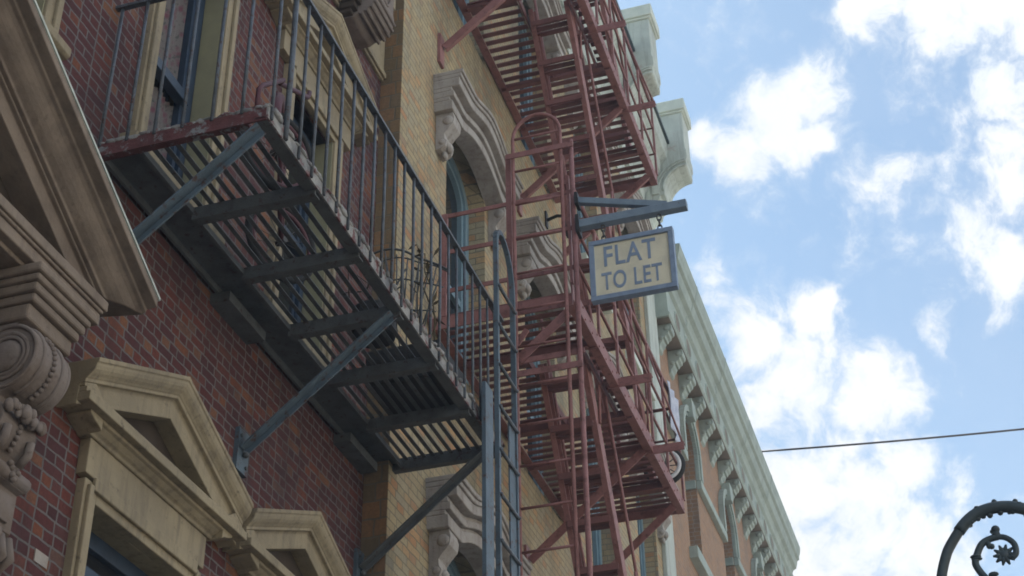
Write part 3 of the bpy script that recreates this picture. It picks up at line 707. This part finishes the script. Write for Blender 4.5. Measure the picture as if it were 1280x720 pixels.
# ------------------------------------------------------------------ hanging sign
sb = thing('sign_bracket', (10.42, -1.58, 9.4), 'blue grey timber bracket arm projecting from the red fire escape', 'bracket')
bx = 10.47
k = MB().box(bx - .04, bx + .04, -2.53, -1.575, 9.395, 9.475); k.build('arm', 'arm_blue', sb, bev=.006)
MB().bar((bx, -1.585, 9.70), (bx, -2.36, 9.47), .055, .06).build('tie', 'arm_blue', sb, bev=.004)
MB().box(bx - .06, bx + .06, -1.60, -1.572, 9.34, 9.52).build('fixing_plate', 'black', sb)
MB().box(bx - .06, bx + .06, -1.60, -1.572, 9.64, 9.76).build('fixing_plate', 'black', sb)
hs = thing('hanging_sign', (bx, -2.03, 8.62), 'cream FLAT TO LET sign with blue frame hanging by short chains', 'sign')
y0, y1, z0, z1 = -2.395, -1.67, 8.625, 9.225
MB().box(bx - .015, bx + .015, y0 + .03, y1 - .03, z0 + .03, z1 - .03).build('board', 'sign_cream', hs)
k = MB()
k.box(bx - .035, bx + .035, y0, y1, z0, z0 + .044); k.box(bx - .035, bx + .035, y0, y1, z1 - .044, z1)
k.box(bx - .034, bx + .034, y0, y0 + .044, z0 + .044, z1 - .044); k.box(bx - .034, bx + .034, y1 - .044, y1, z0 + .044, z1 - .044)
k.build('frame', 'sign_blue', hs, bev=.004)
def word(txt, yl, yr, zb, zt, side=-1):
    cu = bpy.data.curves.new('lettering', 'FONT'); cu.body = txt; cu.size = 1; cu.extrude = .01; cu.offset = .013; cu.space_character = 1.08
    o = bpy.data.objects.new('lettering_source', cu); COL.objects.link(o)
    bpy.context.view_layer.update()
    me = bpy.data.meshes.new_from_object(o.evaluated_get(bpy.context.evaluated_depsgraph_get()))
    bpy.data.objects.remove(o)
    xs = [v.co.x for v in me.vertices]; ys = [v.co.y for v in me.vertices]
    xa, xb, ya_, yb_ = min(xs), max(xs), min(ys), max(ys)
    for v in me.vertices:
        a = (v.co.x - xa) / (xb - xa); b2 = (v.co.y - ya_) / (yb_ - ya_); dpt = v.co.z
        if side < 0: v.co = Vector((bx - .017 - dpt * .2, yl + (yr - yl) * a, zb + (zt - zb) * b2))
        else: v.co = Vector((bx + .017 + dpt * .2, yr + (yl - yr) * a, zb + (zt - zb) * b2))
    me.materials.clear(); me.materials.append(M['sign_blue'])
    o = bpy.data.objects.new('lettering', me); COL.objects.link(o); o.parent = hs; o.matrix_parent_inverse = Matrix.Translation(-Vector(hs.location))
for sd in (-1, 1):
    word('FLAT', -1.795, -2.24, 8.955, 9.155, sd); word('TO LET', -1.765, -2.28, 8.72, 8.895, sd)
for y in (-1.80, -2.285):
    for j, z in enumerate((9.25, 9.305, 9.36)):
        pts = [(bx + (.016 * math.cos(q) if j % 2 else 0), y + (0 if j % 2 else .018 * math.cos(q)), z + .036 * math.sin(q)) for q in [2 * math.pi * i / 12 for i in range(12)]]
        MB().tube(pts, .0065, 6, True).build('chain_link', 'chain', hs)

# ------------------------------------------------------------------ things on the balconies
bk = thing('bicycle', (6.35, -.80, 7.11), 'old dark maroon bicycle lying on the grey balcony behind the bars', 'bicycle')
def wheel(cx, cy, cz, r, ax, parent, tyre='rubber', rim='maroon', white=False):
    ax = Vector(ax).normalized(); e1 = ax.cross(Vector((0, 0, 1))).normalized(); e2 = ax.cross(e1); c = Vector((cx, cy, cz))
    ring = lambda rr: [c + (e1 * math.cos(q) + e2 * math.sin(q)) * rr for q in [2 * math.pi * i / 36 for i in range(36)]]
    t = MB().tube(ring(r), .024, 8, True).build('tyre', tyre, parent)
    MB().tube(ring(r - .032), .016, 6, True).build('rim', rim, parent)
    k = MB()
    for i in range(14): k.tube([c, c + (e1 * math.cos(i * .449) + e2 * math.sin(i * .449)) * (r - .03)], .0025, 4)
    k.build('spokes', 'chain', parent); MB().tube([c - ax * .04, c + ax * .04], .022, 8).build('hub', 'chain', parent)
wheel(6.45, -.78, 7.40, .27, (.45, 1, 0), bk); wheel(7.30, -.42, 7.40, .27, (.45, 1, 0), bk)
k = MB(); c0 = Vector((6.45, -.78, 7.40)); dirb = Vector((.92, -.4, 0)).normalized() * -1
dv = Vector((.85, .36, 0)).normalized()
k.tube([c0 + dv * (-.31 * math.cos(R(t))) + Vector((0, 0, .31 * math.sin(R(t)))) for t in range(-5, 125, 10)], .035, 8)
k.build('mudguard', 'maroon', bk)
k = MB().tube([c0, c0 + dv * .10 + Vector((0, 0, .34)), c0 + dv * .16 + Vector((0, 0, .47))], .02, 8)
k.tube([c0 + dv * .13 + Vector((0, 0, .4)), c0 + dv * .5 + Vector((0, 0, .02)), c0 + dv * .93], .018, 8)
k.tube([c0 + dv * .13 + Vector((0, 0, .36)), c0 + dv * .62 + Vector((0, 0, .34)), c0 + dv * .93], .016, 8); k.tube([c0 + dv * .5 + Vector((0, 0, .02)), c0 + dv * .64 + Vector((0, 0, .42))], .017, 8)
k.build('frame', 'maroon', bk)
MB().tube([(6.02, -.86, 7.33), (6.02, -.86, 7.50), (6.06, -.86, 7.56), (6.34, -.84, 7.84), (6.38, -.80, 7.86), (6.72, -.82, 8.02), (6.74, -.82, 8.08)], .016, 8).build('handlebar', 'maroon', bk)
MB().ball((7.04, -.53, 7.86), .1, (1.3, .7, .35)).build('saddle', 'black', bk)

pl = thing('planter_box', (8.98, -.70, 7.11), 'black planter tub with fan trellis and dead stems on the grey balcony', 'planter')
MB().prism([(8.72, -.98), (9.26, -.98), (9.26, -.42), (8.72, -.42)], 7.112, 7.40, 'Z').build('tub', 'black', pl, bev=.02)
tr = MB(); base = Vector((8.97, -.66, 7.42))
ap = [Vector((8.95, -.30 - .66 * i / 14, 8.40 + .05 * math.sin(math.pi * min(1, i / 9)) - .27 * (i / 14) ** 2)) for i in range(15)]
tr.tube(ap, .010, 6)
for i in range(0, 15, 3): tr.tube([base + Vector((0, .1 - .014 * i, 0)), ap[i]], .0055, 5)
for t in (.4, .68, .88):
    tr.tube([(base + Vector((0, .1 - .014 * i, 0))).lerp(ap[i], min(.98, t + .12 * (i / 14))) for i in range(15)], .006, 5)
for i in range(1, 13, 2): tr.tube([(base + Vector((0, .1 - .014 * i, 0))).lerp(ap[i], .3), (base + Vector((0, .1 - .014 * (i + 2), 0))).lerp(ap[i + 2], .95)], .006, 5)
tr.build('trellis', 'iron_dark', pl)
st = MB()
for q in range(5):
    p = Vector((8.97 + random.uniform(-.15, .15), -.66 + random.uniform(-.2, .25), 7.4)); pts = [p]
    for s_ in range(7):
        p = p + Vector((random.uniform(-.05, .05), random.uniform(-.06, .06), random.uniform(.12, .18))); pts.append(p)
    pts = pts[:random.randint(5, 8)]
    st.tube(pts, [.008 - .0007 * i for i in range(len(pts))], 5)
    for pnt in pts[2:]:
        dv_ = Vector((random.uniform(-1, 1), random.uniform(-1, 1), random.uniform(-.2, 1))).normalized()
        sd = dv_.cross(Vector((0, 0, 1))).normalized() * .016
        vs = [st.bm.verts.new(v) for v in (pnt, pnt + dv_ * .045 + sd, pnt + dv_ * .10, pnt + dv_ * .045 - sd)]; st.bm.faces.new(vs)
st.build('dead_stems', 'leaf', pl)
fp = thing('flower_pot', (8.15, -.72, 7.11), 'round dark flower pot with tangled wire beside the planter tub', 'flower pot')
MB().prism([(0, 0), (1, 0)] and arc(8.15, -.72, .15, .15, 0, 360, 20)[:-1], 7.112, 7.33, 'Z').build('pot', 'black', fp, bev=.015)
k = MB()
for i in range(6):
    a0 = i * 1.05; k.tube([(8.15 + .17 * math.cos(a0), -.72 + .17 * math.sin(a0), 7.36), (8.15 + .25 * math.cos(a0 + .5), -.72 + .22 * math.sin(a0 + .5), 7.5 + .03 * i), (8.15 + .1 * math.cos(a0 + 1.4), -.72 + .1 * math.sin(a0 + 1.4), 7.45)], .006, 5)
k.build('wire', 'chain', fp)

wh = thing('spare_wheel', (14.76, -1.40, 8.95), 'small white walled wheel on far corner of red fire escape', 'wheel')
t = MB(); c = Vector((14.62, -1.36, 9.20)); axw = Vector((1, .12, 0)).normalized(); e1 = axw.cross(Vector((0, 0, 1))).normalized(); e2 = Vector((0, 0, 1))
ring = lambda rr, o=0: [c + axw * o + (e1 * math.cos(q) + e2 * math.sin(q)) * rr for q in [2 * math.pi * i / 36 for i in range(36)]]
t.tube(ring(.195), .035, 8, True); t.build('tyre', 'rubber', wh)
MB().tube(ring(.165, -.02), .028, 8, True).build('whitewall', 'white_paint', wh)
k = MB()
for i in range(10): k.tube([c, c + (e1 * math.cos(i * .628) + e2 * math.sin(i * .628)) * .16], .006, 5)
k.ball(c, .045); k.build('spokes', 'chain', wh)

cl = MB(); n = 10; mz = 12
vs = []
for i in range(n + 1):
    row = []
    for j in range(mz + 1):
        x = 14.25 + .52 * i / n; z = 10.02 - .62 * j / mz * (1 - .25 * abs(i / n - .5))
        row.append(cl.bm.verts.new((x, -1.535 - .02 * math.sin(i * 1.6 + j * .3) - .012 * (j / mz), z)))
    vs.append(row)
for i in range(n):
    for j in range(mz):
        fc = cl.bm.faces.new((vs[i][j], vs[i + 1][j], vs[i + 1][j + 1], vs[i][j + 1])); fc.smooth = True
o = cl.build('hanging_cloth', 'cloth'); sl = o.modifiers.new('thick', 'SOLIDIFY'); sl.thickness = .008
tag(o, 'pale blue white cloth draped over far railing of the red fire escape', 'cloth')

# dark iron wall lantern between the arched windows
wl = thing('wall_lantern', (14.5, -.2, 12.5), 'small black iron lantern bracket on buff wall behind the red ladder', 'lantern')
MB().tube([(14.42, -.2, 12.56), (14.42, -.34, 12.60), (14.42, -.50, 12.56)], .02, 8).build('bracket', 'black', wl)
MB().box(14.38, 14.46, -.22, -.2, 12.46, 12.68).build('wall_plate', 'black', wl)
k = MB().prism([(14.36, -.56), (14.48, -.56), (14.48, -.44), (14.36, -.44)], 12.28, 12.5, 'Z'); k.ball((14.42, -.5, 12.53), .08, (1, 1, .5)); k.build('lantern_body', 'black', wl, bev=.01)

# ------------------------------------------------------------------ cable
p0, p1 = Vector((28.2, -.74, 16.25)), Vector((27.2, -19, 15.2))
q = Vector((27.6, -5.74, 15.53))
pts = []
for i in range(25):
    t_ = i / 24; p = p0.lerp(p1, t_); p.z -= 1.2 * t_ * (1 - t_); pts.append(p)
o = MB().tube(pts, .022, 6).build('overhead_cable', 'black'); tag(o, 'thin dark overhead cable running from green cornice across the sky', 'cable')
ap_ = thing('utility_pole', (27.2, -19, .13), 'tall timber pole across the street holding the overhead cable', 'pole')
MB().tube([(27.2, -19.02, .13), (27.2, -19.02, 15.6)], [.16, .11], 12).build('post', 'leaf', ap_)
MB().box(27.14, 27.26, -19.9, -18.2, 15.0, 15.12).build('crossarm', 'leaf', ap_)

# ------------------------------------------------------------------ street lamp crook
sl_ = thing('street_lamp', (8.8, -4.03, .13), 'dark cast iron street lamp crook with leafy scroll at lower right', 'street lamp')
LXX = 8.8
def sm(pts, n=6):   # catmull rom through (Y,Z) points
    o = []
    P = [pts[0]] + pts + [pts[-1]]
    for i in range(1, len(P) - 2):
        for j in range(n):
            t_ = j / n
            o.append(tuple(.5 * (2 * P[i][k_] + (P[i + 1][k_] - P[i - 1][k_]) * t_ + (2 * P[i - 1][k_] - 5 * P[i][k_] + 4 * P[i + 1][k_] - P[i + 2][k_]) * t_ ** 2 + (3 * P[i][k_] - P[i - 1][k_] - 3 * P[i + 1][k_] + P[i + 2][k_]) * t_ ** 3) for k_ in (0, 1)))
    o.append(pts[-1]); return o
arc_p = sm([(-4.03, .9), (-4.03, 3.0), (-4.03, 4.6), (-4.035, 5.029), (-4.055, 5.14), (-4.074, 5.215), (-4.105, 5.297), (-4.144, 5.37), (-4.245, 5.493), (-4.345, 5.557), (-4.472, 5.572), (-4.595, 5.538), (-4.689, 5.464), (-4.741, 5.377), (-4.76, 5.25), (-4.76, 5.15)])
k = MB().tube([(LXX, y, z) for y, z in arc_p], [.03 if z < 5.5 else .034 for y, z in arc_p], 10); k.build('crook', 'lamp_iron', sl_)
k = MB()
for (y, z), rr in zip([(-4.322, 5.572), (-4.438, 5.608), (-4.555, 5.592), (-4.33, 5.52), (-4.40, 5.53), (-4.46, 5.538), (-4.53, 5.535), (-4.60, 5.50)], (.016, .017, .017, .017, .018, .018, .018, .017)):
    k.ball((LXX, y, z), rr, (1, 1, 1.1))
for i in range(26):
    a_ = random.choice(arc_p[48:66]); k.ball((LXX + random.uniform(-.02, .02), a_[0] + random.uniform(-.02, .02), a_[1] + random.uniform(-.035, .028)), random.uniform(.010, .017), (1.2, 1.3, .8), 1)
k.tube([(LXX, *p) for p in arc_p[46:68]], .036, 10); k.build('leaf_ornament', 'lamp_iron', sl_)
inn = sm([(-4.05, 4.6), (-4.20, 4.8), (-4.34, 4.93), (-4.364, 4.983), (-4.334, 5.101), (-4.288, 5.184), (-4.268, 5.244), (-4.287, 5.30), (-4.328, 5.362), (-4.394, 5.386), (-4.455, 5.38), (-4.499, 5.336), (-4.501, 5.277), (-4.475, 5.25)])
k = MB().tube([(LXX, y, z) for y, z in inn], [.021] * (len(inn) - 22) + [.018] * 22, 8)
k.ball((LXX, -4.36, 5.345), .024, (1, .7, 1)).ball((LXX, -4.276, 5.285), .024, (1.2, 1.4, .5)).ball((LXX, -4.28, 5.27), .022, (1.2, 1.5, .4)).ball((LXX, -4.412, 5.40), .024, (1, 1.1, 1.3)).ball((LXX, -4.414, 5.435), .026, (1, 1, 1)).ball((LXX, -4.395, 5.425), .015)
k.ball((LXX, -4.375, 5.335), .018).ball((LXX, -4.355, 5.165), .02, (1, 1.5, .8))
k.build('scroll', 'lamp_iron', sl_)
k = MB().ball((LXX, -4.435, 5.273), .038, (.6, 1, 1))
for i in range(10):
    a_ = i * .628; d_ = (math.cos(a_), math.sin(a_)); k.tube([(LXX, -4.435 + .02 * d_[0], 5.273 + .02 * d_[1]), (LXX, -4.435 + .064 * d_[0], 5.273 + .064 * d_[1])], [.02, .006], 6)
k.build('flower', 'lamp_iron', sl_)
MB().tube([(LXX, -4.03, .13), (LXX, -4.03, .35), (LXX, -4.03, .5), (LXX, -4.03, 1.1), (LXX, -4.03, 1.2)], [.16, .15, .09, .07, .045], 14).build('base', 'lamp_iron', sl_)
k = MB().tube([(LXX, -4.76, 5.16), (LXX, -4.76, 5.08), (LXX, -4.76, 5.02), (LXX, -4.76, 4.96)], [.03, .06, .15, .17], 14); k.build('lamp_shade', 'lamp_iron', sl_)
MB().ball((LXX, -4.76, 4.90), .11, (1, 1, 1.2)).build('globe', 'white_paint', sl_)

# ------------------------------------------------------------------ light summer haze in the street
hm = bpy.data.materials.new('street air'); hm.use_nodes = True; ht = hm.node_tree; ht.nodes.clear()
ho_ = ht.nodes.new('ShaderNodeOutputMaterial'); hv = ht.nodes.new('ShaderNodeVolumePrincipled')
hv.inputs['Color'].default_value = (.9, .91, .93, 1); hv.inputs['Density'].default_value = .005; hv.inputs['Anisotropy'].default_value = .1
ht.links.new(hv.outputs[0], ho_.inputs['Volume'])
M['haze'] = hm
tag(MB().box(-70, 95, -45, 15, -1.3, 24).build('haze', 'haze'), kind='stuff')
# ------------------------------------------------------------------ camera
cam = bpy.data.cameras.new('camera'); co = bpy.data.objects.new('camera', cam); COL.objects.link(co)
yaw, pit, rol = .29829389, .58963095, -.01695729
fw = Vector((math.cos(pit) * math.cos(yaw), math.cos(pit) * math.sin(yaw), math.sin(pit)))
rt = Vector((math.sin(yaw), -math.cos(yaw), 0)); up = rt.cross(fw)
rt, up = math.cos(rol) * rt + math.sin(rol) * up, -math.sin(rol) * rt + math.cos(rol) * up
mtx = Matrix((rt, up, -fw)).transposed().to_4x4(); mtx.translation = Vector((0, -4.2, 1.6)); co.matrix_world = mtx
cam.sensor_width = 36; cam.lens = 36 * 1947.3 / 1280; cam.clip_end = 3000; cam.clip_start = .05
S.camera = co

# ------------------------------------------------------------------ sun and sky
EL, AZ = R(52), R(28)
sdir = Vector((math.cos(EL) * math.sin(AZ), math.cos(EL) * math.cos(AZ), math.sin(EL)))
sun = bpy.data.lights.new('sun', 'SUN'); sun.energy = 5.0; sun.angle = R(.5); sun.color = (1, .96, .9)
so = bpy.data.objects.new('sun', sun); COL.objects.link(so); so.rotation_euler = sdir.to_track_quat('Z', 'Y').to_euler(); so.location = (0, 20, 40)
W = bpy.data.worlds.new('World'); S.world = W; W.use_nodes = True; nt = W.node_tree; nt.nodes.clear()
out = N(nt, 'ShaderNodeOutputWorld'); bg = N(nt, 'ShaderNodeBackground'); nt.links.new(bg.outputs[0], out.inputs[0])
sky = N(nt, 'ShaderNodeTexSky', sky_type='NISHITA'); sky.sun_disc = False; sky.sun_elevation = EL; sky.sun_rotation = AZ
sky.dust_density = 2.0; sky.air_density = 1.0; sky.ozone_density = 1.5
tc = N(nt, 'ShaderNodeTexCoord'); dr = tc.outputs['Generated']
blobs = [(0.7735,0.0622,0.6307,0.0352),(0.7805,0.0849,0.6193,0.0277),(0.7677,0.0401,0.6396,0.0252),(0.7700,0.0972,0.6306,0.0176),(0.7867,0.0408,0.6159,0.0176),(0.7388,-0.0079,0.6739,0.0302),(0.7442,-0.0496,0.6661,0.0377),(0.7451,-0.0911,0.6607,0.0453),(0.7791,-0.0831,0.6214,0.0277),(0.8085,-0.0762,0.5836,0.0352),(0.8290,-0.0418,0.5576,0.0302,.62),(0.8412,-0.0613,0.5373,0.0377,.72),(0.8066,-0.0030,0.5911,0.026,.5),(0.8100,-0.0214,0.5860,0.022,.42),(0.8649,0.0719,0.4968,0.0428),(0.8503,0.0977,0.5171,0.0302),(0.8746,0.0350,0.4835,0.0327),(0.8502,0.0564,0.5235,0.0277),(0.8705,0.0999,0.4819,0.0252),(0.9066,0.0529,0.4186,0.0503),(0.8956,0.0889,0.4359,0.0377),(0.9193,0.0240,0.3929,0.0403),(0.8926,0.0622,0.4466,0.0277),(0.9000,0.0351,0.4346,0.0277),(0.8215,0.1245,0.5565,0.02,.5),(0.8599,-0.0073,0.5104,0.02,.5),(0.9110,0.0009,0.4124,0.04,.5),(0.79,-.06,.61,.04,.4),(.77,-.03,.637,.03,.35),(.83,.03,.557,.04,.3),(.845,.115,.522,.03,.45),(0.9133,0.0964,0.3958,0.0403)]
wv = N(nt, 'ShaderNodeTexNoise'); wv.inputs['Scale'].default_value = 16; wv.inputs['Detail'].default_value = 5; nt.links.new(dr, wv.inputs['Vector'])
vm = N(nt, 'ShaderNodeVectorMath', operation='SUBTRACT'); nt.links.new(wv.outputs['Color'], vm.inputs[0]); vm.inputs[1].default_value = (.5, .5, .5)
vs_ = N(nt, 'ShaderNodeVectorMath', operation='SCALE'); nt.links.new(vm.outputs[0], vs_.inputs[0]); vs_.inputs['Scale'].default_value = .05
va = N(nt, 'ShaderNodeVectorMath', operation='ADD'); nt.links.new(dr, va.inputs[0]); nt.links.new(vs_.outputs[0], va.inputs[1]); wd = va.outputs[0]
tot = None
for x, y, z, r_, *wt in blobs:
    d_ = N(nt, 'ShaderNodeVectorMath', operation='DISTANCE'); nt.links.new(wd, d_.inputs[0]); d_.inputs[1].default_value = (x, y, z)
    mr = N(nt, 'ShaderNodeMapRange', interpolation_type='SMOOTHSTEP'); nt.links.new(d_.outputs['Value'], mr.inputs[0])
    mr.inputs[1].default_value = r_ * 1.45; mr.inputs[2].default_value = r_ * .1; mr.inputs[3].default_value = 0; mr.inputs[4].default_value = wt[0] if wt else 1
    tot = mr.outputs[0] if tot is None else math_(nt, 'MAXIMUM', tot, mr.outputs[0])
# free clouds over the rest of the sky
dc = N(nt, 'ShaderNodeVectorMath', operation='DISTANCE'); nt.links.new(dr, dc.inputs[0]); dc.inputs[1].default_value = (fw.x, fw.y, fw.z)
far = N(nt, 'ShaderNodeMapRange', interpolation_type='SMOOTHSTEP'); nt.links.new(dc.outputs['Value'], far.inputs[0])
far.inputs[1].default_value = .36; far.inputs[2].default_value = .5
fc = math_(nt, 'MULTIPLY', ramp(nt, noise(nt, dr, 2.6, 6, .6), [(.46, 0), (.66, 1)]), far.outputs[0])
tot = math_(nt, 'MAXIMUM', tot, fc)
fine = noise(nt, wd, 40, 9, .68)
coarse = noise(nt, dr, 13, 7, .58)
msk = math_(nt, 'ADD', math_(nt, 'MULTIPLY', tot, 1.0), math_(nt, 'MULTIPLY', math_(nt, 'SUBTRACT', fine, .5), 1.95))
msk = math_(nt, 'ADD', msk, math_(nt, 'MULTIPLY', math_(nt, 'SUBTRACT', coarse, .5), 1.3))
msk = ramp(nt, msk, [(.1, 0), (.3, .1), (.5, .38), (.7, .78), (.93, 1)], 'LINEAR')
veil = ramp(nt, noise(nt, dr, 7, 5, .55), [(.45, 0), (.8, .12)])
msk = math_(nt, 'MAXIMUM', msk, veil)
CLOUD = 6.0
shade = mix(nt, ramp(nt, noise(nt, wd, 11, 5), [(.35, 0), (.65, 1)]), (CLOUD * .9, CLOUD * .94, CLOUD * .98), (CLOUD, CLOUD, CLOUD))
skyc = mix(nt, 1.0, sky.outputs[0], (.80, 1.0, 1.02), 'MULTIPLY')
sy = N(nt, 'ShaderNodeSeparateXYZ'); nt.links.new(dr, sy.inputs[0])      # clouds facing the sun are brighter than those beside it
front = math_(nt, 'ADD', math_(nt, 'MULTIPLY', math_(nt, 'MAXIMUM', math_(nt, 'SUBTRACT', math_(nt, 'MULTIPLY', sy.outputs[1], -1), .12), 0), 1.8), 1)
shade = mix(nt, 1.0, shade, front, 'MULTIPLY')
nt.links.new(mix(nt, msk, skyc, shade), bg.inputs['Color']); bg.inputs['Strength'].default_value = .067

S.view_settings.view_transform = 'Standard'; S.view_settings.look = 'None'
S.view_settings.exposure = 1.55; S.view_settings.gamma = 1
try: S.view_settings.use_curve_mapping = False
except Exception: pass
S.render.filter_size = 1.9; S.cycles.pixel_filter_type = 'BLACKMAN_HARRIS'; S.cycles.filter_width = 1.75
S.cycles.max_bounces = 8; S.cycles.diffuse_bounces = 4
try: S.cycles.use_denoising = True
except Exception: pass
